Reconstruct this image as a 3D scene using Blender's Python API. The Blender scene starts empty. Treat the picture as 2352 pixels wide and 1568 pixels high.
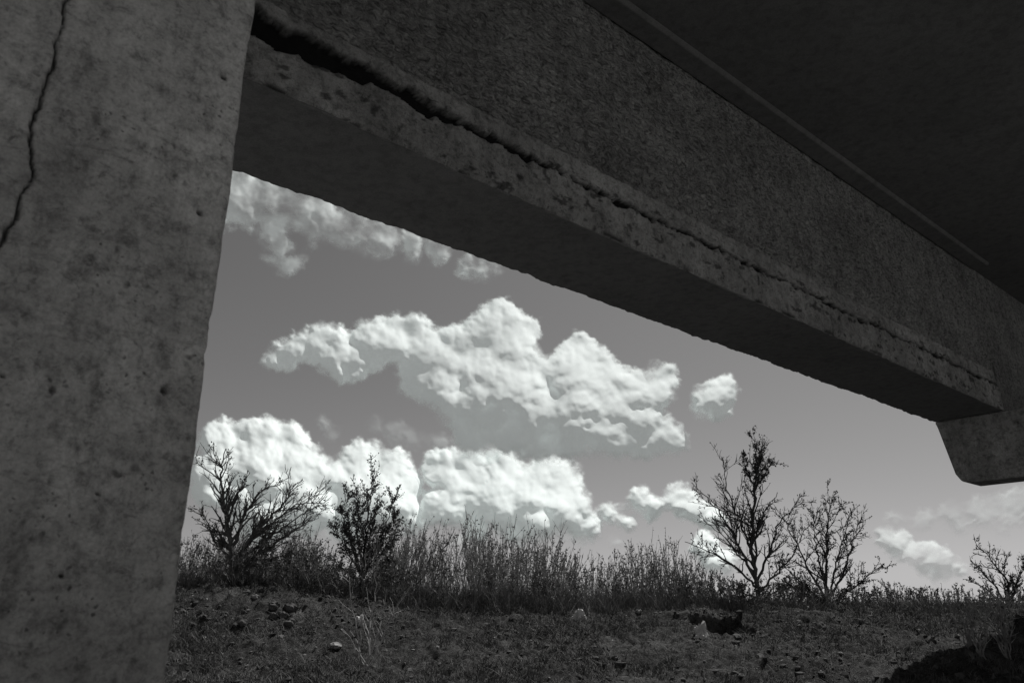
import bpy, math, random
import numpy as np
from mathutils import Vector
random.seed(7); rng=np.random.default_rng(11)
scene=bpy.context.scene
scene.view_settings.view_transform='Standard'; scene.view_settings.look='None'
scene.view_settings.exposure=0; scene.view_settings.gamma=1
R=math.radians
EYE=1.6
# ------------------------------------------------------------------ noise
def _h(ix,iy,s):
    n=(ix.astype(np.int64)*374761393+iy.astype(np.int64)*668265263+s*1442695041)&0xffffffff
    n=((n^(n>>13))*1274126177)&0xffffffff
    n=(n^(n>>16))&0xffffff
    return n/float(0xffffff)
def vnoise(x,y,s=0):
    x=np.asarray(x,float); y=np.asarray(y,float)
    ix=np.floor(x); iy=np.floor(y); fx=x-ix; fy=y-iy
    fx=fx*fx*fx*(fx*(fx*6-15)+10); fy=fy*fy*fy*(fy*(fy*6-15)+10)
    a=_h(ix,iy,s);b=_h(ix+1,iy,s);c=_h(ix,iy+1,s);d=_h(ix+1,iy+1,s)
    return ((a*(1-fx)+b*fx)*(1-fy)+(c*(1-fx)+d*fx)*fy)*2-1
def fbm(x,y,o=4,s=0,g=.5):
    t=0;a=1;n=0
    for i in range(o):
        t=t+a*vnoise(x*2**i+i*17.3,y*2**i-i*9.1,s+i);n+=a;a*=g
    return t/n
def worley(x,y,s=0,smooth=0):
    ix=np.floor(x);iy=np.floor(y);best=np.full(np.shape(x),9.);acc=0
    for dx in(-1,0,1):
        for dy in(-1,0,1):
            cx=ix+dx;cy=iy+dy
            px=cx+_h(cx,cy,s);py=cy+_h(cx,cy,s+77)
            d=(px-x)**2+(py-y)**2
            if smooth:acc=acc+np.exp(-smooth*d)
            else:best=np.minimum(best,d)
    return -np.log(acc)/smooth if smooth else best
def sstep(x,a,b):
    t=np.clip((x-a)/(b-a),0,1);return t*t*(3-2*t)
# ------------------------------------------------------------------ mesh helpers
def link(ob,parent=None):
    scene.collection.objects.link(ob)
    if parent: ob.parent=parent
    return ob
def mesh_np(name,V,F,mat,parent=None,smooth=True,attrs=None):
    me=bpy.data.meshes.new(name)
    V=np.asarray(V,np.float32);F=np.asarray(F,np.int32);k=F.shape[1]
    me.vertices.add(len(V));me.vertices.foreach_set('co',V.ravel())
    me.loops.add(F.size);me.loops.foreach_set('vertex_index',F.ravel())
    me.polygons.add(len(F));me.polygons.foreach_set('loop_start',np.arange(0,F.size,k,dtype=np.int32))
    me.polygons.foreach_set('loop_total',np.full(len(F),k,np.int32))
    me.polygons.foreach_set('use_smooth',np.full(len(F),smooth))
    if attrs:
        for n,a in attrs.items():
            at=me.attributes.new(n,'FLOAT','POINT');at.data.foreach_set('value',np.asarray(a,np.float32).ravel())
    me.update(calc_edges=True);me.validate()
    me.materials.append(mat)
    return link(bpy.data.objects.new(name,me),parent)
def grid_faces(n,m,mask=None,flip=False):
    i=np.arange(n*m).reshape(n,m)
    F=np.stack([i[:-1,:-1],i[1:,:-1],i[1:,1:],i[:-1,1:]],-1)
    if flip:F=F[...,::-1]
    if mask is not None:return F[mask]
    return F.reshape(-1,4)
class MB:
    def __init__(s): s.v=[];s.f=[]
    def tube(s,pts,rs,n=4):
        base=len(s.v);k=len(pts)
        for i,p in enumerate(pts):
            a=pts[max(i-1,0)];b=pts[min(i+1,k-1)]
            d=(b-a).normalized()
            q=d.cross(Vector((.13,.97,.2)));q.normalize();w=d.cross(q)
            for j in range(n):
                t=2*math.pi*j/n
                s.v.append(tuple(p+(q*math.cos(t)+w*math.sin(t))*rs[i]))
        for i in range(k-1):
            for j in range(n):
                a=base+i*n+j;b=base+i*n+(j+1)%n
                s.f.append((a,b,b+n,a+n))
    def leaf(s,p,size):
        d=Vector((random.gauss(0,1),random.gauss(0,1),random.gauss(0,1)+.3)).normalized()
        q=d.cross(Vector((random.gauss(0,1),random.gauss(0,1),random.gauss(0,1)))).normalized()*size*.32
        b=len(s.v);s.v+=[tuple(p),tuple(p+d*size*.5+q),tuple(p+d*size),tuple(p+d*size*.5-q)]
        s.f.append((b,b+1,b+2,b+3))
    def build(s,name,mat,parent=None,smooth=False):
        return mesh_np(name,s.v,s.f,mat,parent,smooth)
# ------------------------------------------------------------------ materials
def newmat(name):
    m=bpy.data.materials.new(name);m.use_nodes=True;nt=m.node_tree
    return m,nt,nt.nodes['Principled BSDF']
def ramp(nt,fac,stops):
    r=nt.nodes.new('ShaderNodeValToRGB')
    while len(r.color_ramp.elements)<len(stops): r.color_ramp.elements.new(.5)
    for e,(p,c) in zip(r.color_ramp.elements,stops):
        e.position=p;e.color=(c[0],c[1],c[2],1) if isinstance(c,tuple) else (c,c*1.0,c*.995,1)
    nt.links.new(fac,r.inputs[0]);return r.outputs[0]
def noise(nt,co,scale,detail=6,rough=.6,dist=0):
    n=nt.nodes.new('ShaderNodeTexNoise');n.inputs['Scale'].default_value=scale
    n.inputs['Detail'].default_value=detail;n.inputs['Roughness'].default_value=rough
    n.inputs['Distortion'].default_value=dist
    nt.links.new(co,n.inputs['Vector']);return n.outputs[0]
def mapping(nt,co,sc,rot=(0,0,0)):
    m=nt.nodes.new('ShaderNodeMapping');m.inputs['Scale'].default_value=sc;m.inputs['Rotation'].default_value=rot
    nt.links.new(co,m.inputs['Vector']);return m.outputs[0]
def mix(nt,fac,a,b,t='MIX'):
    m=nt.nodes.new('ShaderNodeMix');m.data_type='RGBA';m.blend_type=t
    for i,v in((0,fac),(6,a),(7,b)):
        if hasattr(v,'links'): nt.links.new(v,m.inputs[i])
        elif i==0: m.inputs[0].default_value=v
        else: m.inputs[i].default_value=(v,v,v,1)
    return m.outputs[2]
def bump(nt,h,strength,dist,prev=None):
    b=nt.nodes.new('ShaderNodeBump');b.inputs['Strength'].default_value=strength;b.inputs['Distance'].default_value=dist
    nt.links.new(h,b.inputs['Height'])
    if prev: nt.links.new(prev,b.inputs['Normal'])
    return b.outputs[0]
def concrete(name,lo,hi,pits=True,rough_plaster=0,attr=None,coarse=1.,bumps=1.,mott=.55,speck=0):
    m,nt,bs=newmat(name);L=nt.links
    co=nt.nodes.new('ShaderNodeTexCoord').outputs['Object']
    big=noise(nt,co,1.6*coarse,8,.62,.3)
    col=ramp(nt,big,[(.32,lo),(.5,(lo+hi)/2),(.68,hi)])
    med=noise(nt,co,11*coarse,8,.7)
    col=mix(nt,mott,col,ramp(nt,med,[(.33,.35),(.5,.92),(.7,1.0)]),'MULTIPLY')
    st=noise(nt,mapping(nt,co,(9,9,1.1)),1.2,6,.6,.4)
    col=mix(nt,.4,col,ramp(nt,st,[(.35,.5),(.55,1.0)]),'MULTIPLY')
    sm=noise(nt,mapping(nt,co,(4,4,9),(.2,.1,.4)),2.2,8,.7,1.2)
    col=mix(nt,mott*.9,col,ramp(nt,sm,[(.30,.35),(.42,.85),(.55,1.0)]),'MULTIPLY')
    nb=bump(nt,med,.3*bumps,.02)
    fine=noise(nt,co,90,5,.7)
    col=mix(nt,.45,col,ramp(nt,fine,[(.3,.3),(.6,1.0)]),'MULTIPLY')
    nb=bump(nt,fine,.35*bumps,.006,nb)
    if speck:
        s1=noise(nt,co,30,7,.78,.5)
        col=mix(nt,speck,col,ramp(nt,s1,[(.34,.12),(.44,.8),(.5,1.0)]),'MULTIPLY')
        s2=noise(nt,mapping(nt,co,(1,1,1),(.5,.2,.1)),5.5,9,.75,.9)
        col=mix(nt,speck*.7,col,ramp(nt,s2,[(.36,.3),(.44,.85),(.5,1.0)]),'MULTIPLY')
    if pits:
        for sc,th in((38,.12),(15,.07)):
            v=nt.nodes.new('ShaderNodeTexVoronoi');v.inputs['Scale'].default_value=sc
            wco=nt.nodes.new('ShaderNodeVectorMath');wco.operation='ADD'
            ns=nt.nodes.new('ShaderNodeTexNoise');ns.inputs['Scale'].default_value=30;L.new(co,ns.inputs['Vector'])
            sc_=nt.nodes.new('ShaderNodeVectorMath');sc_.operation='SCALE';sc_.inputs['Scale'].default_value=.03
            L.new(ns.outputs['Color'],sc_.inputs[0]);L.new(co,wco.inputs[0]);L.new(sc_.outputs[0],wco.inputs[1])
            L.new(wco.outputs[0],v.inputs['Vector'])
            gate=ramp(nt,noise(nt,co,5,3,.6),[(.50,0.),(.60,1.)])
            pit=ramp(nt,v.outputs['Distance'],[(th,1.),(th+.12,0.)])
            pm=mix(nt,1.,pit,gate,'MULTIPLY')
            pm2=mix(nt,1.,pm,.7,'MULTIPLY')
            col=mix(nt,pm2,col,.05)
            inv=nt.nodes.new('ShaderNodeInvert');L.new(pm,inv.inputs['Color'])
            nb=bump(nt,inv.outputs[0],.4,.005,nb)
    if rough_plaster:
        rp=noise(nt,mapping(nt,co,(11,11,19)),1.5,5,.62,1.0)
        nb=bump(nt,rp,rough_plaster,.16,nb)
        col=mix(nt,.85,col,ramp(nt,rp,[(.36,.2),(.48,.7),(.6,1.0)]),'MULTIPLY')  # crevice shade painted into the colour, on top of the bump
    if attr:
        a=nt.nodes.new('ShaderNodeAttribute');a.attribute_name=attr
        col=mix(nt,a.outputs['Fac'],col,.008)
    L.new(col,bs.inputs['Base Color']);L.new(nb,bs.inputs['Normal'])
    bs.inputs['Roughness'].default_value=.92;bs.inputs['Specular IOR Level'].default_value=.2
    return m
def simple(name,lo,hi,scale,rough=.9,tint=(1,1,1)):
    m,nt,bs=newmat(name)
    co=nt.nodes.new('ShaderNodeTexCoord').outputs['Object']
    c=ramp(nt,noise(nt,co,scale,4,.6),[(.35,tuple(lo*t for t in tint)),(.65,tuple(hi*t for t in tint))])
    nt.links.new(c,bs.inputs['Base Color']);bs.inputs['Roughness'].default_value=rough
    bs.inputs['Specular IOR Level'].default_value=.15
    return m
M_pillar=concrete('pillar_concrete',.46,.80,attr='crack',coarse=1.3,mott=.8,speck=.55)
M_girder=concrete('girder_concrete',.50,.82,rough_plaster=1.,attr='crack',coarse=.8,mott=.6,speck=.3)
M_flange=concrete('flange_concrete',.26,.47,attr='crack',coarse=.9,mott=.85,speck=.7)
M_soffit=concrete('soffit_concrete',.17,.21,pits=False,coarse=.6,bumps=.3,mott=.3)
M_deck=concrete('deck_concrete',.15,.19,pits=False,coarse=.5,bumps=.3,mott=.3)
M_bark=simple('bark',.045,.11,9)
M_leaf=simple('small_leaves',.04,.11,14)
M_weed=simple('dry_weed',.13,.42,5)
M_brush=simple('dry_brush',.06,.24,5)
M_grass=simple('short_grass',.05,.19,4)
M_stone=simple('stone',.10,.32,6)
M_clod=simple('soil_clod',.04,.12,5)
M_plastic=simple('white_plastic',.5,.7,8,.5)
# ------------------------------------------------------------------ sun and sky
SUN_EL,SUN_AZ=58,37    # azimuth clockwise from +Y
sd=Vector((math.sin(R(SUN_AZ))*math.cos(R(SUN_EL)),math.cos(R(SUN_AZ))*math.cos(R(SUN_EL)),math.sin(R(SUN_EL))))
sl=bpy.data.lights.new('sun','SUN');sl.energy=4.1;sl.angle=R(.5);sl.color=(1,.985,.965)
so=link(bpy.data.objects.new('sun',sl));so.rotation_euler=sd.to_track_quat('Z','Y').to_euler();so.location=(20,0,30)
w=bpy.data.worlds.new('World');scene.world=w;w.use_nodes=True;nt=w.node_tree
bg=nt.nodes['Background'];sky=nt.nodes.new('ShaderNodeTexSky');sky.sky_type='NISHITA';sky.sun_disc=False
sky.sun_elevation=R(SUN_EL);sky.sun_rotation=R(SUN_AZ);sky.dust_density=1.0
sep=nt.nodes.new('ShaderNodeSeparateColor');nt.links.new(sky.outputs[0],sep.inputs[0])
def wm(op,a,b):
    n=nt.nodes.new('ShaderNodeMath');n.operation=op
    for i,v in enumerate((a,b)):
        if hasattr(v,'links'):nt.links.new(v,n.inputs[i])
        else:n.inputs[i].default_value=v
    return n.outputs[0]
lum=wm('ADD',wm('MULTIPLY',sep.outputs[0],.75),wm('MULTIPLY',sep.outputs[1],.15))
lum=wm('MULTIPLY',wm('POWER',lum,1.08),.65)
cmb=nt.nodes.new('ShaderNodeCombineColor')
nt.links.new(wm('MULTIPLY',lum,1.0),cmb.inputs[0]);nt.links.new(wm('MULTIPLY',lum,.985),cmb.inputs[1]);nt.links.new(wm('MULTIPLY',lum,.985),cmb.inputs[2])
nt.links.new(cmb.outputs[0],bg.inputs[0]);bg.inputs[1].default_value=.1
# ------------------------------------------------------------------ bridge, axes: D along, T across (away)
D=np.array([.7534,.6576]);T=np.array([-.6576,.7534])
def W(s,t,h):
    s,t,h=np.broadcast_arrays(np.asarray(s,float),np.asarray(t,float),np.asarray(h,float))
    return np.stack([s*D[0]+t*T[0],s*D[1]+t*T[1],h+EYE],-1)
bridge=link(bpy.data.objects.new('concrete_bridge',None))
def prism(name,prof,a0,a1,mat,axis='s',bev=.03,parent=bridge):
    """profile extruded between a0 and a1 along s (profile=(t,h)) or along t (profile=(s,h))"""
    V=[]
    for a in(a0,a1):
        for p in prof:
            V.append(tuple(W(a,p[0],p[1]) if axis=='s' else W(p[0],a,p[1])))
    n=len(prof);me=bpy.data.meshes.new(name)
    F=[tuple(range(n)),tuple(range(2*n-1,n-1,-1))]+[(i,i+n,(i+1)%n+n,(i+1)%n) for i in range(n)]
    me.from_pydata(V,[],F);me.update();me.materials.append(mat)
    ob=link(bpy.data.objects.new(name,me),parent)
    import bmesh
    bm=bmesh.new();bm.from_mesh(me);bmesh.ops.recalc_face_normals(bm,faces=bm.faces);bm.to_mesh(me);bm.free()
    if bev:
        b=ob.modifiers.new('bevel','BEVEL');b.width=bev;b.segments=2
    return ob
HD=5.33
# girder, swept profile
ss=np.arange(-3,13.42,.02)
prof=[]   # (t,h,zone) zone 0 soffit,1 flange side,2 recess,3 web
for t in np.arange(5.0,3.974,-.03):prof.append((t,3.0,0))
for h in np.arange(3.0,3.29,.012):prof.append((3.974,h,1))
for h in np.arange(3.29,3.60,.010):prof.append((3.974,h,2))
for h in np.arange(3.61,HD+.03,.03):prof.append((3.974,h,3))
pr=np.array(prof);S,TT=np.meshgrid(ss,pr[:,0],indexing='ij');_,HH=np.meshgrid(ss,pr[:,1],indexing='ij');_,ZZ=np.meshgrid(ss,pr[:,2],indexing='ij')
side=(ZZ>0)
cw=np.interp(ss,[0,1.4,2.2,2.9,3.3,4.3,6,13.4],[.17,.18,.19,.15,.08,.055,.045,.04])[:,None]
cw=cw*(1+.5*fbm(S*3,S*0,5,3))
cen=np.interp(ss,[0,2.9,3.6],[3.43,3.42,3.40])[:,None]+.022*fbm(S*2.2,S*0+4,4,9)+.03*fbm(S*9,S*0+2,4,19)
dd=np.abs(HH-cen)-cw/2+.045*fbm(S*14,HH*14,4,5)
rec=1-sstep(dd,-.008,.010)
rec=rec*side
depth=rec*(.07+.035*fbm(S*8,HH*20,3,8))
# web stands slightly back of flange, faint plaster joint half way
web=sstep(HH,3.42,3.47)*side
joint=web*(.03*sstep(HH,3.80+.04*fbm(S*1.5,S*0,4,2),3.83+.04*fbm(S*1.5,S*0,4,2)))
fl=(.010*fbm(S*1.3,HH*2,3,31)+.011*fbm(S*8,HH*8,4,33))*side
roughw=web*.018*fbm(S*14,HH*20,3,41)
chip=np.exp(-((HH-3.0)/.025)**2)*side*(.02+.03*fbm(S*6,S*0,4,51))
Tn=TT+depth+web*.02-joint+fl+roughw+chip
# ragged arrises of the soffit
far=np.exp(-((TT-5.0)/.05)**2)*(~side)
Tn=Tn+far*.022*fbm(S*5,S*0,5,61,.65)
Hn=HH+(~side)*(.008*fbm(S*1.1,TT*2,3,71)+far*(.02*fbm(S*7,S*0+3,5,63,.7)))+(~side)*np.exp(-((TT-3.974)/.03)**2)*.01*fbm(S*8,S*0,3,65)
V=W(S,Tn,Hn).reshape(-1,3)
shade_dirt=np.clip(rec*1.3+.8*np.exp(-((HH-3.02)/.02)**2)*side*sstep(fbm(S*5,S*0,4,81),.1,.4),0,1)  # recess: ledge shade painted into the colour; lower edge: patchy dirt
# small broken spots on the flange
shade_dirt=np.maximum(shade_dirt,.7*side*(HH<3.5)*sstep(fbm(S*11,HH*16,4,83),.36,.48))
n,m=S.shape
zf=pr[:-1,2];
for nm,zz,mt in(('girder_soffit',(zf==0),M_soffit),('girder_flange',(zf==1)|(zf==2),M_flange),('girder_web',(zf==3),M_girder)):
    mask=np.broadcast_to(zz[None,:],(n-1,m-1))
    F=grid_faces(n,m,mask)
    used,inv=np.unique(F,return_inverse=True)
    mesh_np(nm,V[used],inv.reshape(F.shape),mt,bridge,True,{'crack':shade_dirt.reshape(-1)[used]})
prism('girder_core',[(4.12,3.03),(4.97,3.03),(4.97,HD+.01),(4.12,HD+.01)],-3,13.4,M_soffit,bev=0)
# far part of girder beyond the pier
prism('girder_far_span',[(3.976,3.003),(4.99,3.003),(4.99,HD-.002),(3.976,HD-.002)],13.408,40,M_girder,bev=0)
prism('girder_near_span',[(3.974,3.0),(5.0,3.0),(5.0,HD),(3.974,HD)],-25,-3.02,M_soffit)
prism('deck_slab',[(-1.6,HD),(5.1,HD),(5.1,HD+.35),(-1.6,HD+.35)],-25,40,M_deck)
prism('deck_haunch',[(3.95,HD-.05),(3.95,HD-.004),(3.70,HD-.004),(3.74,HD-.04)],-3,13.3,M_deck,bev=.01)
prism('edge_kerb_near',[(-1.6,HD+.354),(-1.3,HD+.354),(-1.3,HD+.6),(-1.6,HD+.6)],-25,40,M_deck)
# pier cap with tapered, chamfered end
pc=[(5.0,2.997),(4.97,2.9),(4.83,2.14),(4.76,2.02),(4.66,1.98),(-1.,1.98),(-1.2,2.3),(-1.25,2.997)]
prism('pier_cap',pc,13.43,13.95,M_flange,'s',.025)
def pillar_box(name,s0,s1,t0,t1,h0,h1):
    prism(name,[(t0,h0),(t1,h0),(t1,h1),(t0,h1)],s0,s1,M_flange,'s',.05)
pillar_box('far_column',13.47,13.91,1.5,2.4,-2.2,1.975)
# near pillar: detailed wrapped skin
PT,PS=2.236,.784;PW=1.15;TH=.8
arc=[]
for w_ in np.arange(0,PW-.02,.0055):arc.append((PS-PW+w_,PT,1,0))
for a in np.linspace(0,90,9):arc.append((PS-.022+.022*math.sin(R(a)),PT+.022-.022*math.cos(R(a)),math.cos(R(a)),math.sin(R(a))))
for q in np.arange(.03,TH,.03):arc.append((PS,PT+.022+q,0,1))
ar=np.array(arc);hh=np.concatenate([np.arange(-1.7,-.6,.03),np.arange(-.6,2.5,.0075),np.arange(2.5,HD,.04)])
H,A=np.meshgrid(hh,np.arange(len(ar)),indexing='ij')
ps=ar[A,0];pt=ar[A,1];nf=ar[A,2];nsd=ar[A,3]
ch=np.array([3,2.2,1.67,1.49,1.35,1.254,1.18,1.115,1.0,.888,.6,.3,-.2,-1.]);cs=np.array([.3,.27,.252,.253,.243,.232,.25,.256,.238,.225,.17,.14,.05,-.3])
cx=np.interp(H,ch[::-1],cs[::-1])+.012*fbm(H*9,H*0,4,5)+.005*fbm(H*40,H*0,3,6)
cd=np.abs(ps-cx)
wid=.0018+.0025*fbm(H*14,H*0,3,7)
crack=(1-sstep(cd,wid*.5,wid+.0042))*nf
disp=-.02*crack-.0025*(1-sstep(cd,.0,.03))*nf
for(hs,hz,hr)in((.671,.594,.011),(.403,.548,.011),(.701,1.157,.010),(.715,1.653,.012),(.29,.56,.006),(.6,1.35,.005),(.5,.1,.006),(.35,-.1,.009),(.55,.3,.005),(.62,-.3,.007)):
    q=np.hypot(ps-hs,H-hz)+.003*fbm(ps*90,H*90,2,8);hm=(1-sstep(q,hr*.55,hr))*nf
    disp=disp-.014*hm;crack=np.maximum(crack,hm*.85)
disp=disp+.0045*fbm(ps*4,H*4,4,12)+.002*fbm(ps*30,H*30,4,13)
wob=.013*fbm(H*2.5,H*0,5,15,.6)-.012*np.clip(fbm(H*11,H*0,4,16)*2-.5,0,1)
ps2=ps+nsd*(disp+wob);pt2=pt-nf*disp
Vp=W(ps2,pt2,H).reshape(-1,3)
pil=mesh_np('pillar_face',Vp,grid_faces(*H.shape,flip=True),M_pillar,bridge,True,{'crack':crack.ravel()*.95})
prism('pillar_core',[(PT+.05,-1.7),(PT+TH,-1.7),(PT+TH,HD-.005),(PT+.05,HD-.005)],PS-PW+.003,PS-.05,M_pillar,'s',0)
# ------------------------------------------------------------------ ground
def gz(x,y,fine=True):
    x=np.asarray(x,float);y=np.asarray(y,float)
    yy=y+.35*fbm(x*.35,y*.35,3,101)
    z=np.interp(yy,[-3000,5,6.5,8,9.5,11.5,13.5,14.5,18,40,200,6000],[0,0,.2,.55,.93,1.30,1.68,1.79,1.72,1.5,1.0,-4])
    z=z+.45*np.exp(-((x+4.6)/2.1)**2)*sstep(y,10.3,13.0)*(1-sstep(y,16,22))
    near=(1-sstep(np.hypot(x,y-10),14,30))
    z=z+near*(.11*fbm(x*.9,y*.9,4,103)+.08*fbm(x*3.0,y*3.0,4,104))*sstep(y,5,8)
    z=z-.34*(1-sstep(np.abs(x-3.12+.1*fbm(y*4,x*0,3,7)),.28,.42))*sstep(y,11.9,12.3)*(1-sstep(y+.08*fbm(x*6,x*0,3,8),12.86,12.95))
    z=z+.05*sstep(y+.1*fbm(x*3,x*0,3,18),12.88,12.98)*(1-sstep(y,13.0,14))*sstep(x,2.2,2.7)*(1-sstep(x,5.5,6.5))
    if fine:
        c=worley(x*5.5+.6*vnoise(x*9,y*9,1),y*5.5,105)
        z=z+near*sstep(y,6,8)*(.05*fbm(x*9,y*9,3,106)+.04*(.5-np.sqrt(c))*sstep(fbm(x*.8,y*.8,2,9),-.3,.3)+.03*fbm(x*20,y*20,2,107))
    return z
def axis(lo,hi,step,a,b):
    l=[lo];g=step
    while l[-1]>a:g*=1.22;l.append(l[-1]-g)
    r=[hi];g=step
    while r[-1]<b:g*=1.22;r.append(r[-1]+g)
    return np.array(l[::-1]+list(np.arange(lo+step,hi,step))+r)
xs=axis(-7.0,11.0,.026,-4000,4000);ys=axis(8.5,15.5,.026,-3000,5000)
X,Y=np.meshgrid(xs,ys,indexing='ij');Z=gz(X,Y)
mg,nt,bs=newmat('bank_soil');geo=nt.nodes.new('ShaderNodeTexCoord');co=geo.outputs['Object']
c=ramp(nt,noise(nt,co,1.1,7,.65),[(.35,.045),(.52,.08),(.68,.15)])
c=mix(nt,.85,c,ramp(nt,noise(nt,co,17,6,.75),[(.36,.12),(.52,.75),(.66,1.0)]),'MULTIPLY')
sp=ramp(nt,noise(nt,co,38,4,.8),[(.57,0.),(.65,1.)])
c=mix(nt,mix(nt,1.,sp,.6,'MULTIPLY'),c,.24)
# unseen near ground, made pale to bounce light up under the bridge
sx=nt.nodes.new('ShaderNodeSeparateXYZ');nt.links.new(co,sx.inputs[0])
mr=nt.nodes.new('ShaderNodeMapRange');mr.inputs[1].default_value=6.2;mr.inputs[2].default_value=7.6;mr.inputs[3].default_value=1;mr.inputs[4].default_value=0
nt.links.new(sx.outputs[1],mr.inputs[0])
pale=ramp(nt,noise(nt,co,6,8,.7),[(.35,.27),(.65,.39)])
c=mix(nt,mr.outputs[0],c,pale)
nt.links.new(c,bs.inputs['Base Color']);bs.inputs['Roughness'].default_value=1;bs.inputs['Specular IOR Level'].default_value=.1
nb=bump(nt,noise(nt,co,26,6,.75),.9,.06);nt.links.new(nb,bs.inputs['Normal'])
mesh_np('ground',np.stack([X,Y,Z],-1).reshape(-1,3),grid_faces(*X.shape),mg)
def gz1(x,y):return float(gz(np.array([x]),np.array([y]))[0])
# scattered lumps: stones and clods
def lump_template():
    import bmesh
    bm=bmesh.new();bmesh.ops.create_icosphere(bm,subdivisions=1,radius=1)
    v=np.array([x.co[:] for x in bm.verts]);f=np.array([[a.index for a in q.verts] for q in bm.faces]);bm.free();return v,f
TV,TF=lump_template()
def scatter(name,N,smin,smax,mat,xr,yr,gate=None,power=3):
    x=rng.uniform(*xr,N);y=rng.uniform(*yr,N)
    if gate is not None:
        k=gate(x,y)>rng.uniform(0,1,N);x=x[k];y=y[k];N=len(x)
    s=smin+(smax-smin)*rng.uniform(0,1,N)**power
    z=gz(x,y)
    V=TV[None]*(1+.3*rng.normal(size=(N,12,1)))*s[:,None,None]*np.stack([rng.uniform(.7,1.3,N),rng.uniform(.7,1.3,N),rng.uniform(.45,.85,N)],-1)[:,None,:]
    V=V+np.stack([x,y,z+s*.02],-1)[:,None,:]
    F=(TF[None]+np.arange(N)[:,None,None]*12).reshape(-1,3)
    return mesh_np(name,V.reshape(-1,3),F,mat,smooth=False)
scatter('soil_clods',12000,.008,.055,M_clod,(-7,10.5),(8.6,14.2),lambda x,y:.1+.9*sstep(fbm(x*1.1,y*1.1,3,201),-.1,.3),5)
scatter('gravel',1800,.008,.04,M_stone,(-7,10.5),(8.6,14),lambda x,y:.2+.8*np.exp(-((x+4)/1.8)**2),6)
def rock(name,x,y,s,mat,flat=.7,crumple=.25,sub=3):
    import bmesh
    bm=bmesh.new();bmesh.ops.create_icosphere(bm,subdivisions=sub,radius=1)
    v=np.array([q.co[:] for q in bm.verts]);k=random.random()*50
    dsp=1+crumple*fbm(v[:,0]*1.6+k,v[:,1]*1.6+v[:,2]*2.1,4,int(k))*2+crumple*.5*np.abs(fbm(v[:,0]*4+k,v[:,2]*4+v[:,1]*3,3,3))
    v=v*dsp[:,None]*s;v[:,2]*=flat
    f=[[a.index for a in q.verts] for q in bm.faces];bm.free()
    ob=mesh_np(name,v,f,mat,smooth=False);ob.location=(x,y,gz1(x,y)+s*flat*.5);return ob
rock('rock',-2.28,11.0,.085,M_stone,.6)
for q in((-4.1,12.9,.06),(-3.9,12.7,.05),(-3.3,12.1,.08),(-3.5,12.3,.085),(-3.25,12.35,.09),(-3.7,11.6,.06),(-3.1,11.8,.07),(2.0,13.3,.05),(4.6,12.6,.07),(-3.4,12.0,.06)):
    rock('rock',q[0],q[1],q[2],M_stone if q[2]<.055 else M_clod,.8)
rock('plastic_bag',1.02,13.0,.08,M_plastic,1.2,.7,4)
rock('plastic_bag',2.58,11.6,.065,M_plastic,1.8,.7,4)
rock('plastic_bag',-2.2,12.2,.045,M_plastic,1.8,.6)
# ------------------------------------------------------------------ grass and weeds
def blades(name,x,y,hgt,wd,mat,lean=.35,z=None):
    N=len(x);z=gz(x,y)-.01 if z is None else z
    a=rng.uniform(0,2*np.pi,N);l=np.abs(rng.normal(0,lean,N));b=rng.uniform(0,2*np.pi,N)
    base=np.stack([x,y,z],-1);wv=np.stack([np.cos(b),np.sin(b),0*b],-1)*(wd/2)[:,None]
    dx=np.stack([np.cos(a)*l,np.sin(a)*l,np.ones(N)],-1)*hgt[:,None]
    mid=base+dx*.55;tip=base+dx*np.array([1.25,1.25,.95])
    V=np.stack([base-wv,base+wv,mid+wv*.7,mid-wv*.7,tip+wv*.1,tip-wv*.1],1).reshape(-1,3)
    i=np.arange(N)*6
    F=np.concatenate([np.stack([i,i+1,i+2,i+3],-1),np.stack([i+3,i+2,i+4,i+5],-1)])
    return mesh_np(name,V,F,mat,smooth=False)
def tufts(N,per,xr,yr,gate,rad):
    x=rng.uniform(*xr,N);y=rng.uniform(*yr,N);k=gate(x,y)>rng.uniform(0,1,N);x=x[k];y=y[k]
    x=np.repeat(x,per)+rng.normal(0,rad,len(x)*per);y=np.repeat(y,per)+rng.normal(0,rad,len(y)*per);return x,y
x,y=tufts(19000,9,(-7,10.5),(8.5,14.3),lambda x,y:.12+.88*sstep(fbm(x*1.3,y*1.3,3,301),-.15,.3),.04)
blades('short_grass',x,y,rng.uniform(.03,.11,len(x)),rng.uniform(.004,.010,len(x)),M_grass,.8)
ctl=np.array([(-.45,.85),(-.378,.8),(-.30,.75),(-.248,1.0),(-.206,.8),(-.144,1.35),(-.1,1.3),(-.066,1.55),(-.03,1.2),(-.0135,1.2),(.0385,1.25),(.08,.78),(.117,1.2),(.169,1.25),(.221,.85),(.252,.55),(.325,.45),(.429,.35),(.46,.5),(.507,.42),(.56,.35),(.7,.3)])
def wh(a):return np.interp(a,ctl[:,0],ctl[:,1])
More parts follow.
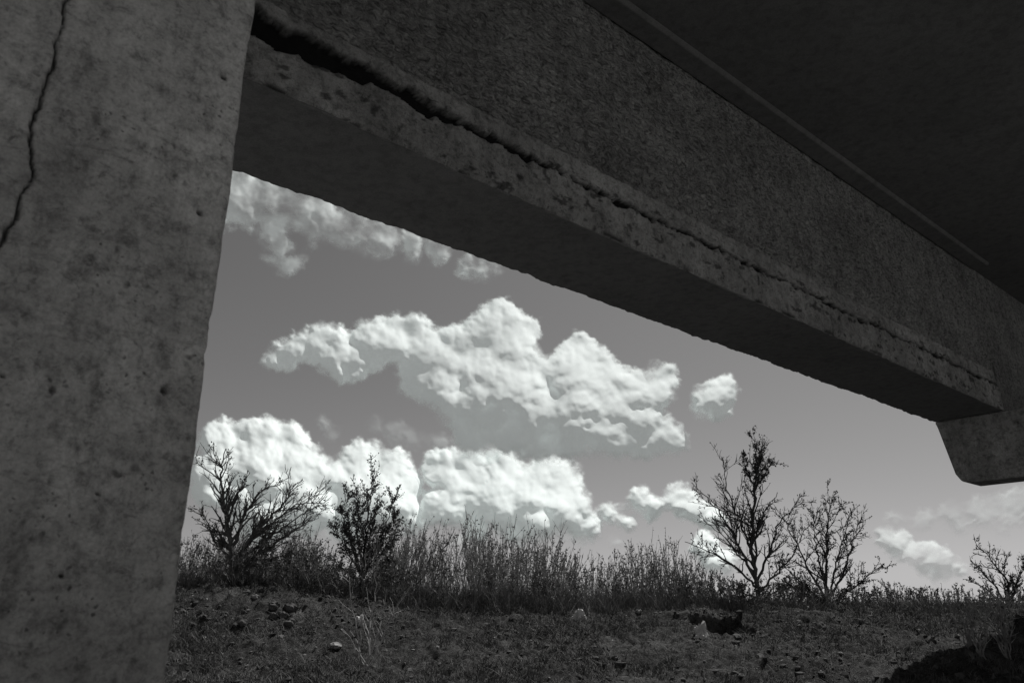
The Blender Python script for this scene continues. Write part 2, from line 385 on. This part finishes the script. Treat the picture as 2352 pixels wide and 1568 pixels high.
# undergrowth at the crest
x,y=tufts(5600,12,(-7.5,12),(13.4,18),lambda x,y:.8+0*x,.06)
blades('crest_grass',x,y,rng.uniform(.1,.5,len(x))*np.clip(wh(x/y),.3,1.0),rng.uniform(.005,.010,len(x)),M_brush,.5)
wb=MB()
def weed(p,h):
    lean=Vector((random.gauss(.04,.15),random.gauss(0,.14),1));pts=[];q=Vector(p);n=5
    d=lean.normalized()
    for i in range(n+1):
        pts.append(q.copy());d=(d+Vector((random.gauss(0,.07),random.gauss(0,.07),0))).normalized();q=q+d*h/n
    wb.tube(pts,[.0062,.0057,.0052,.0047,.0042,.0033],3)
    for i in range(random.randint(3,8)):
        k=random.uniform(.3,.97)*n;j=int(k);a=pts[j].lerp(pts[min(j+1,n)],k-j)
        dr=(d+Vector((random.gauss(0,.42),random.gauss(0,.4),random.uniform(-.1,.4)))).normalized()
        L=h*random.uniform(.07,.24);e=a+dr*L;wb.tube([a,(a+e)/2+Vector((0,0,-.01)),e],[.0043,.0036,.0026],3)
        for u in range(random.randint(1,3)):wb.leaf(a.lerp(e,random.uniform(.4,1)),random.uniform(.022,.045))
    for u in range(random.randint(2,6)):wb.leaf(pts[-1]-d*random.uniform(0,.18)*h,random.uniform(.025,.055))
cnt=0
while cnt<2150:
    y_=random.uniform(13.8,17.3);a=random.uniform(-.42,.64);x_=a*y_
    clump=float(vnoise(x_*1.7,y_*1.2,401));H0=float(wh(a))
    dens=.25+.35*(H0>.7)+.5*clump
    if random.random()>dens:continue
    weed((x_,y_,gz1(x_,y_)-.02),H0*random.triangular(.25,1.12,.75)*(1+.25*clump));cnt+=1
wb.build('tall_dry_weeds',M_weed)
# ------------------------------------------------------------------ trees
RMIN=.0058
def walk(mb,lv,p,d,L,r,depth,spread,leafy,up=.12,wig=.2):
    n=max(3,int(L/.07)) if depth<2 else max(4,int(L/.09));n=min(n,12)
    pts=[p.copy()];q=p.copy();st=L/n
    for i in range(n):
        d=(d+Vector((random.gauss(0,wig),random.gauss(0,wig),random.gauss(0,wig*.7)+up*.3))).normalized()
        q=q+d*st;pts.append(q.copy())
    rs=[max(r*(1-.7*i/n),RMIN*(1-.45*i/n)) for i in range(n+1)]
    mb.tube(pts,rs,4 if r>.008 else 3)
    kids(mb,lv,pts,rs,L,depth,spread,leafy,up,wig)
def kids(mb,lv,pts,rs,L,depth,spread,leafy,up,wig,frac=.55,start=.15,dens=1.):
    n=len(pts)-1
    if leafy>0:
        for i in range(1,n+1):
            for _ in range(3):
                if random.random()<leafy and depth<=1:
                    lv.leaf(pts[i]+Vector((random.gauss(0,.015),random.gauss(0,.015),random.gauss(0,.015))),random.uniform(.022,.05))
    if depth<=0:return
    c=max(2,int((3.4+L*5)*dens))
    for _ in range(c):
        k=random.uniform(start,.98)*n;j=min(int(k),n-1);a=pts[j].lerp(pts[j+1],k-j);t=(pts[j+1]-pts[j]).normalized()
        ax=Vector((random.gauss(0,1),random.gauss(0,.8),random.gauss(0,1)));ax=(ax-t*ax.dot(t)).normalized()
        ang=random.uniform(.4,.95)*spread
        dr=(t*math.cos(ang)+ax*math.sin(ang)+Vector((0,0,up))).normalized()
        walk(mb,lv,a,dr,L*frac*random.uniform(.4,1.1)*(1-.45*k/n),rs[j]*.6,depth-1,spread,leafy,up,wig)
def tree(name,x,y,limbs,leafy=.1,depth=2,spread=1.,r0=.035,scale=1.,bark=M_bark,leafmat=M_leaf,dens=2.,frac=.5,sub=.75):
    """limbs: polylines (dx,dz) in metres from the base; depth offsets are random"""
    root=link(bpy.data.objects.new(name,None));root.location=(x,y,gz1(x,y)-.03)
    mb=MB();lv=MB()
    for L in limbs:
        rr=L[0];pl=L[1];yo=random.uniform(-.45,.45)
        P=[Vector((a*scale,yo*(i/len(pl))*math.hypot(a,.3)*1.2,b*scale)) for i,(a,b) in enumerate(pl)]
        pts=[]
        for i in range(len(P)-1):
            nn=max(2,int((P[i+1]-P[i]).length/.09))
            for k in range(nn):
                pts.append(P[i].lerp(P[i+1],k/nn)+Vector((random.gauss(0,.014),random.gauss(0,.012),random.gauss(0,.008))))
        pts.append(P[-1])
        tot=sum((pts[i+1]-pts[i]).length for i in range(len(pts)-1))
        rs=[max(r0*rr*(1-.86*i/(len(pts)-1)),RMIN) for i in range(len(pts))]
        mb.tube(pts,rs,6)
        lf=L[2] if len(L)>2 else leafy
        kids(mb,lv,pts,rs,tot*sub,depth,spread,lf,.12,.17,frac=frac,start=.2,dens=dens)
    mb.build('branches',bark,root)
    if lv.v:lv.build('leaves',leafmat,root)
    return root
# tall tree on the right
tree('bare_tree',4.37,14.8,[
 (1.15,[(0,0),(-.02,.5),(-.05,1.0),(.05,1.75),(.17,2.35),(.22,2.9)],.5),
 (.5,[(.1,2.1),(.3,2.35),(.42,2.6)],.8),(.5,[(.1,2.2),(-.02,2.5),(-.08,2.75)],.7),(.5,[(.15,2.3),(.28,2.65),(.3,2.95)],.8),
 (.7,[(0,.45),(-.3,1.15),(-.62,1.75),(-1.1,2.2)],.1),
 (.55,[(0,.35),(-.45,.8),(-.85,1.0),(-1.3,1.15)],.12),
 (.6,[(-.02,.8),(-.2,1.5),(-.42,2.1),(-.47,2.65)],.08),
 (.6,[(0,.5),(.3,1.05),(.55,1.6),(1.0,1.9)],.1),
 (.55,[(0,.3),(.4,.65),(.75,1.0),(.95,1.4)],.12),
 (.45,[(0,1.2),(.25,1.7),(.5,2.05)],.1),
 (.45,[(0,.2),(-.4,.35),(-.75,.6)],.3),(.4,[(0,.15),(.3,.3),(.6,.5)],.3),(.4,[(0,.6),(-.25,.9),(-.5,1.3),(-.8,1.6)],.1)],leafy=.1,r0=.042,frac=.47,dens=2.2)
tree('bare_tree',5.66,15.0,[
 (1,[(0,0),(.02,.5),(.15,1.2),(.33,2.0)],.35),
 (.8,[(0,.1),(-.25,.6),(-.4,1.1),(-.62,1.65)],.15),
 (.8,[(0,.1),(.3,.5),(.6,1.1),(.8,1.5)],.15),
 (.7,[(0,.05),(-.4,.4),(-.7,.8)],.25),(.7,[(0,.05),(.45,.35),(.95,.75)],.2),
 (.7,[(0,.1),(-.08,.7),(-.12,1.3),(-.02,1.75)],.25),(.7,[(0,.1),(.2,.7),(.45,1.3),(.6,1.7)],.2),(.5,[(-.1,0),(-.5,.3),(-.75,.4)],.5),(.5,[(.1,0),(.35,.3),(.5,.4)],.5)],r0=.032,frac=.48,dens=2.4)
# leafy thorn bush left of centre
tree('thorn_bush',-2.62,14.5,[
 (1,[(0,0),(.0,.6),(.03,1.3),(.08,2.15)],.6),(.7,[(0,.3),(-.2,.9),(-.38,1.5),(-.42,1.85)],.6),
 (.7,[(0,.3),(.22,.8),(.4,1.4),(.46,1.8)],.6),(.6,[(0,.35),(-.3,.8),(-.6,1.25)],.6),(.6,[(0,.35),(.35,.75),(.62,1.2)],.6),
 (.6,[(0,.2),(-.35,.5),(-.6,.7)],.6),(.6,[(0,.2),(.35,.5),(.55,.65)],.6),(.6,[(0,.4),(.12,1.1),(.22,1.8)],.6),(.6,[(0,.4),(-.12,1.1),(-.2,1.85)],.6),(.6,[(0,.4),(-.28,1.),(-.5,1.55)],.6),(.6,[(0,.4),(.3,1.),(.55,1.5)],.6)
 ],r0=.03,frac=.42,dens=2.8)
# bare tree beside the pillar
tree('bare_tree',-4.72,14.0,[
 (1.2,[(0,0),(-.05,.5),(-.2,1.1),(-.35,1.7),(-.3,2.25)],.1),
 (.9,[(0,.3),(.3,.8),(.7,1.2),(1.05,1.65)],.05),(.8,[(0,.2),(.45,.5),(.95,.8),(1.4,1.0)],.05),
 (.8,[(-.05,.6),(.1,1.2),(.35,1.6),(.6,1.7)],.05),(.7,[(0,.3),(-.35,.7),(-.6,1.2)],.08),(.6,[(0,.15),(.5,.35),(1.1,.5)],.08),
 (.7,[(-.2,1.0),(-.05,1.5),(.05,1.8)],.08),(.6,[(0,.4),(.4,.9),(.9,1.35),(1.3,1.4)],.05),(.6,[(0,.3),(.5,.7),(1.1,1.1),(1.45,1.25)],.05)],r0=.045,frac=.52,dens=3.,scale=1.,bark=simple('pale_bark',.06,.16,8))
tree('bare_tree',9.35,15.8,[(1,[(0,0),(.1,.5),(-.1,.9),(-.3,1.2)],.1),(.9,[(0,0),(.3,.5),(.6,.9)],.1),(.8,[(0,0),(-.3,.35),(-.6,.55)],.1),(.8,[(0,0),(.4,.3),(.9,.5)],.1),(.7,[(0,.1),(.05,.6),(.2,1.0)],.1),(.7,[(0,.1),(.25,.5),(.45,.95)],.1),(.7,[(0,.1),(-.2,.5),(-.5,.9)],.1)],r0=.028,dens=2.6)
# saplings on the slope
RMIN=.0040
tree('sapling',-1.68,9.9,[(1,[(0,0),(.03,.4),(.02,.8),(.05,1.3)],.05),(.8,[(0,.02),(-.12,.4),(-.22,.8),(-.25,1.05)],.05),(.8,[(0,.02),(.15,.35),(.3,.7),(.5,1.05)],.05),(.6,[(0,.05),(-.15,.3),(-.32,.5)],.05),(.6,[(0,.05),(.12,.5),(.18,.95)],.05),(.5,[(0,.05),(.2,.25),(.32,.45)],.05)],
 r0=.015,depth=1,frac=.4,bark=simple('twig_bark',.28,.45,8),dens=1.1)
for q in((6.15,10.6,.75),(5.6,10.2,.55),(6.5,11.2,.6),(5.9,11.0,.6)):
    tree('sapling',q[0],q[1],[(1,[(0,0),(random.uniform(-.2,.2),.5),(random.uniform(-.5,.5),1.)],.05) for _ in range(8)],r0=.010,depth=1,scale=q[2],frac=.5,bark=M_weed,dens=1.)
RMIN=.0045
# low twiggy scrub along the crest
sb=MB();sl_=MB()
spots=[(-.36,13.6,.8),(-.33,13.3,.7),(-.30,13.8,.9),(-.27,13.5,.75),(-.245,14.0,1.0),(-.225,13.6,.8),(-.20,13.5,.6),(-.155,14.2,.9),(-.135,13.9,.9),(-.11,14.4,.9),(-.38,14.2,.8),(-.29,14.6,1.0),(-.17,13.6,.6),(-.08,13.9,.7),(-.02,14.1,.7),(.03,14.4,.8),(.14,14.3,.7),(.18,14.5,.8),
 (.27,14.2,.55),(.30,14.0,.6),(.345,14.2,.6),(.41,14.4,.5),(.355,15.2,.7),(.46,15.6,.6),(.50,15.8,.4),(.055,14.0,.5),(.2,14.1,.5),(.23,13.9,.4)]
for a,y_,h in spots:
    x_=a*y_;b=Vector((x_,y_,gz1(x_,y_)-.02))
    for _ in range(8):
        walk(sb,sl_,b+Vector((random.gauss(0,.15),random.gauss(0,.1),0)),Vector((random.gauss(0,.6),random.gauss(0,.5),1)).normalized(),h*random.uniform(.6,1.1),.008,2,.9,.12,.15,.15)
root=link(bpy.data.objects.new('scrub',None));sb.build('twigs',M_brush,root);sl_.build('scrub_leaves',M_leaf,root)
# ------------------------------------------------------------------ clouds: relief meshes kilometres away, sunlit plus an even glow of their own
th=R(19.17);Fv=np.array([0,math.cos(th),math.sin(th)]);Uv=np.array([0,-math.sin(th),math.cos(th)]);Xv=np.array([1.,0,0])
mc=bpy.data.materials.new('cloud_vapour');mc.use_nodes=True;nt=mc.node_tree;nt.nodes.clear();L=nt.links
out=nt.nodes.new('ShaderNodeOutputMaterial');df=nt.nodes.new('ShaderNodeBsdfDiffuse');em=nt.nodes.new('ShaderNodeEmission')
df.inputs['Color'].default_value=(.86,.91,.90,1);em.inputs['Color'].default_value=(.94,1,.985,1);em.inputs['Strength'].default_value=.17  # constant emission stands in for light scattered inside the cloud
ad=nt.nodes.new('ShaderNodeAddShader');tr=nt.nodes.new('ShaderNodeBsdfTransparent');mx=nt.nodes.new('ShaderNodeMixShader')
at=nt.nodes.new('ShaderNodeAttribute');at.attribute_name='cover'
L.new(df.outputs[0],ad.inputs[0]);L.new(em.outputs[0],ad.inputs[1]);L.new(at.outputs['Fac'],mx.inputs[0]);L.new(tr.outputs[0],mx.inputs[1]);L.new(ad.outputs[0],mx.inputs[2]);L.new(mx.outputs[0],out.inputs[0])
def blur(a,n):
    for _ in range(n):
        p=np.pad(a,1,mode='edge');a=(p[:-2,1:-1]+2*p[1:-1,1:-1]+p[2:,1:-1])/4
        p=np.pad(a,1,mode='edge');a=(p[1:-1,:-2]+2*p[1:-1,1:-1]+p[1:-1,2:])/4
    return a
def cloud(blobs,dist,opacity=1.,relief=1.,seed=0,wisp=0.,soft=10.,lean=1.5,base=1.):
    b=np.array(blobs,float);mar=50;st=1.8
    gx=np.arange((b[:,0]-b[:,2]).min()-mar,(b[:,0]+b[:,2]).max()+mar,st);gy=np.arange((b[:,1]-b[:,2]).min()-mar,(b[:,1]+b[:,2]).max()+mar,st)
    X,Y=np.meshgrid(gx,gy,indexing='ij')
    wx=X+13*fbm(X/70,Y/70,4,seed+1)+5*fbm(X/14,Y/14,3,seed+2);wy=Y+13*fbm(X/70+9,Y/70,4,seed+3)+5*fbm(X/14+5,Y/14,3,seed+4)
    k=7.;acc=0;acch=0;kh=12.
    for cx,cy,r in b:
        d2=(wx-cx)**2+(wy-cy)**2
        acc=acc+np.exp(np.clip((r-np.sqrt(d2))/k,-60,60))
        acch=acch+np.exp(np.sqrt(np.clip((1.3*r)**2-d2,0,None)+30)/kh)
    D_=k*np.log(acc+1e-20);macro=kh*np.log(acch)
    bl=0;bh=0
    for sc,am,ah in((66,20,34),(36,12,13),(19,6.5,4.6),(10,3.4,1.5),(5,1.6,.35)):
        w_=worley(wx/sc+seed,wy/sc,seed+int(sc));bl=bl+am*(.55-np.clip(w_,0,1.1))
        ws=worley(wx/sc+seed,wy/sc,seed+int(sc),6.);bh=bh+ah*(.4-ws)
    edgen=fbm(X/16,Y/13,5,seed+33,.65)
    Dn=D_-4+bl*.8+7*edgen
    if wisp:Dn=Dn+wisp*fbm(X/45,Y/32,6,seed+6,.62)
    # smoother, softer vapour towards the flat base of the cloud
    y0,y1=np.percentile(b[:,1],50),b[:,1].max()+25
    near_base=sstep(Y,y0,y1)*base
    Dn=Dn+near_base*4
    sf=soft*(1+1.5*sstep(fbm(X/50,Y/50,3,seed+8),-.15,.5)+1.4*near_base)
    al=np.clip((Dn+2)/(sf+2),0,1);al=al*al*(3-2*al)*opacity
    if wisp:al=al*np.clip(.65+.7*fbm(X/60,Y/40,5,seed+12),0,1)
    q=np.clip(Dn/30,0,1)
    soften=1-.4*near_base
    hgt=relief*(macro*1.3+12*np.sqrt(1-(1-q)**2)+bh*1.35*sstep(Dn,-2,24)*soften)
    hgt=blur(hgt,3)
    # receding upper slope, steeper wall below: cumulative slope profile over height
    slope=lean*(1-.38*base*sstep(gy,y0,y1))
    prof_=-np.cumsum(slope)*st;prof_=prof_-np.interp((b[:,1]*b[:,2]).sum()/b[:,2].sum(),gy,prof_)
    f=1829.
    rad=dist*(1+(prof_[None,:]-hgt)/f)
    dirv=Fv[None,None,:]+((X-1176)/f)[...,None]*Xv+((784-Y)/f)[...,None]*Uv
    P=dirv*rad[...,None]
    P[...,2]+=EYE
    on=al>.004;mask=on[:-1,:-1]|on[1:,:-1]|on[1:,1:]|on[:-1,1:]
    F=grid_faces(*X.shape,mask=mask)
    used,inv=np.unique(F,return_inverse=True)
    return mesh_np('cloud',P.reshape(-1,3)[used],inv.reshape(F.shape),mc,None,True,{'cover':al.ravel()[used]})
cloud([(620,825,22),(655,815,28),(690,808,38),(740,800,50),(790,830,52),(860,795,62),(930,780,62),(1000,815,57),(1060,800,57),(1130,770,65),(1150,720,36),(1195,765,44),(960,870,45),(1010,885,52),(1080,900,88),(1180,880,98),(1270,900,95),(1320,815,44),(1370,855,52),(1440,895,54),(1525,865,36),(1500,900,46),(1180,960,85),(1090,985,55),(1300,985,75),(1400,985,66),(1480,990,56),(1535,1005,38),(1340,940,80),(1240,1000,60)],1900,seed=3)
cloud([(1640,920,40),(1668,905,33),(1605,925,20)],1800,seed=21,base=.4)
cloud([(510,1015,50),(590,1015,57),(650,1015,52),(600,1100,80),(690,1085,68),(500,1100,70),(700,1160,70),(780,1120,62),(830,1060,50),(895,1080,52),(860,1140,75),(935,1120,38),(930,1180,48),(600,1190,70),(800,1200,55)],2400,seed=41)
cloud([(1015,1080,44),(1080,1075,44),(1160,1080,50),(1060,1150,57),(1160,1140,70),(1250,1105,54),(1300,1110,40),(1230,1165,72),(1310,1165,48),(1335,1200,36),(1010,1165,40),(1250,1210,40),(1100,1200,40),(1180,1215,40)],2300,seed=61)
cloud([(1465,1150,28),(1500,1165,26),(1560,1145,36),(1600,1165,30),(1400,1185,22),(1440,1200,16),(1645,1195,24),(1360,1210,20)],2500,seed=81,base=.5)
cloud([(1610,1255,28),(1640,1280,30),(1680,1290,22)],2600,seed=85,base=.5)
cloud([(2035,1235,26),(2075,1255,34),(2120,1280,38),(2165,1300,32),(2200,1310,18)],2700,opacity=.75,seed=91,wisp=8)
cloud([(2060,1195,18),(2120,1190,26),(2190,1180,34),(2260,1172,38),(2330,1162,42),(2400,1160,40),(2300,1210,16),(2200,1215,14)],2600,opacity=.5,seed=95,wisp=10,soft=22,relief=.6)
cloud([(480,440,88),(560,450,74),(640,475,70),(720,500,64),(800,525,54),(880,545,44),(940,560,34),(1000,578,30),(645,560,34),(670,605,30),(620,590,18)],2100,opacity=.88,seed=101,wisp=14,soft=22,relief=.8,base=.3)
cloud([(1075,608,22),(1110,620,26),(1140,630,16)],2100,opacity=.9,seed=121,wisp=8,soft=16,relief=.6,base=.3)
cloud([(740,985,22),(765,1000,16),(860,985,22),(910,990,28),(960,1005,28),(1010,1020,26),(1060,1030,30),(1120,1040,30)],2450,opacity=.4,seed=131,wisp=12,soft=22,relief=.5)
cloud([(600,1225,25),(750,1235,25),(900,1235,25),(1050,1240,25),(1200,1245,22),(1320,1245,20),(1420,1240,14)],3000,opacity=.35,seed=141,wisp=12,soft=26,relief=.3)
# ------------------------------------------------------------------ camera
cd_=bpy.data.cameras.new('camera');cam=link(bpy.data.objects.new('camera',cd_))
cam.location=(0,0,EYE);cam.rotation_euler=(R(90+19.17),0,0);cd_.lens=28;cd_.sensor_width=36
cd_.clip_start=.05;cd_.clip_end=20000
cd_.dof.use_dof=True;cd_.dof.focus_distance=13;cd_.dof.aperture_fstop=5.6
scene.camera=cam
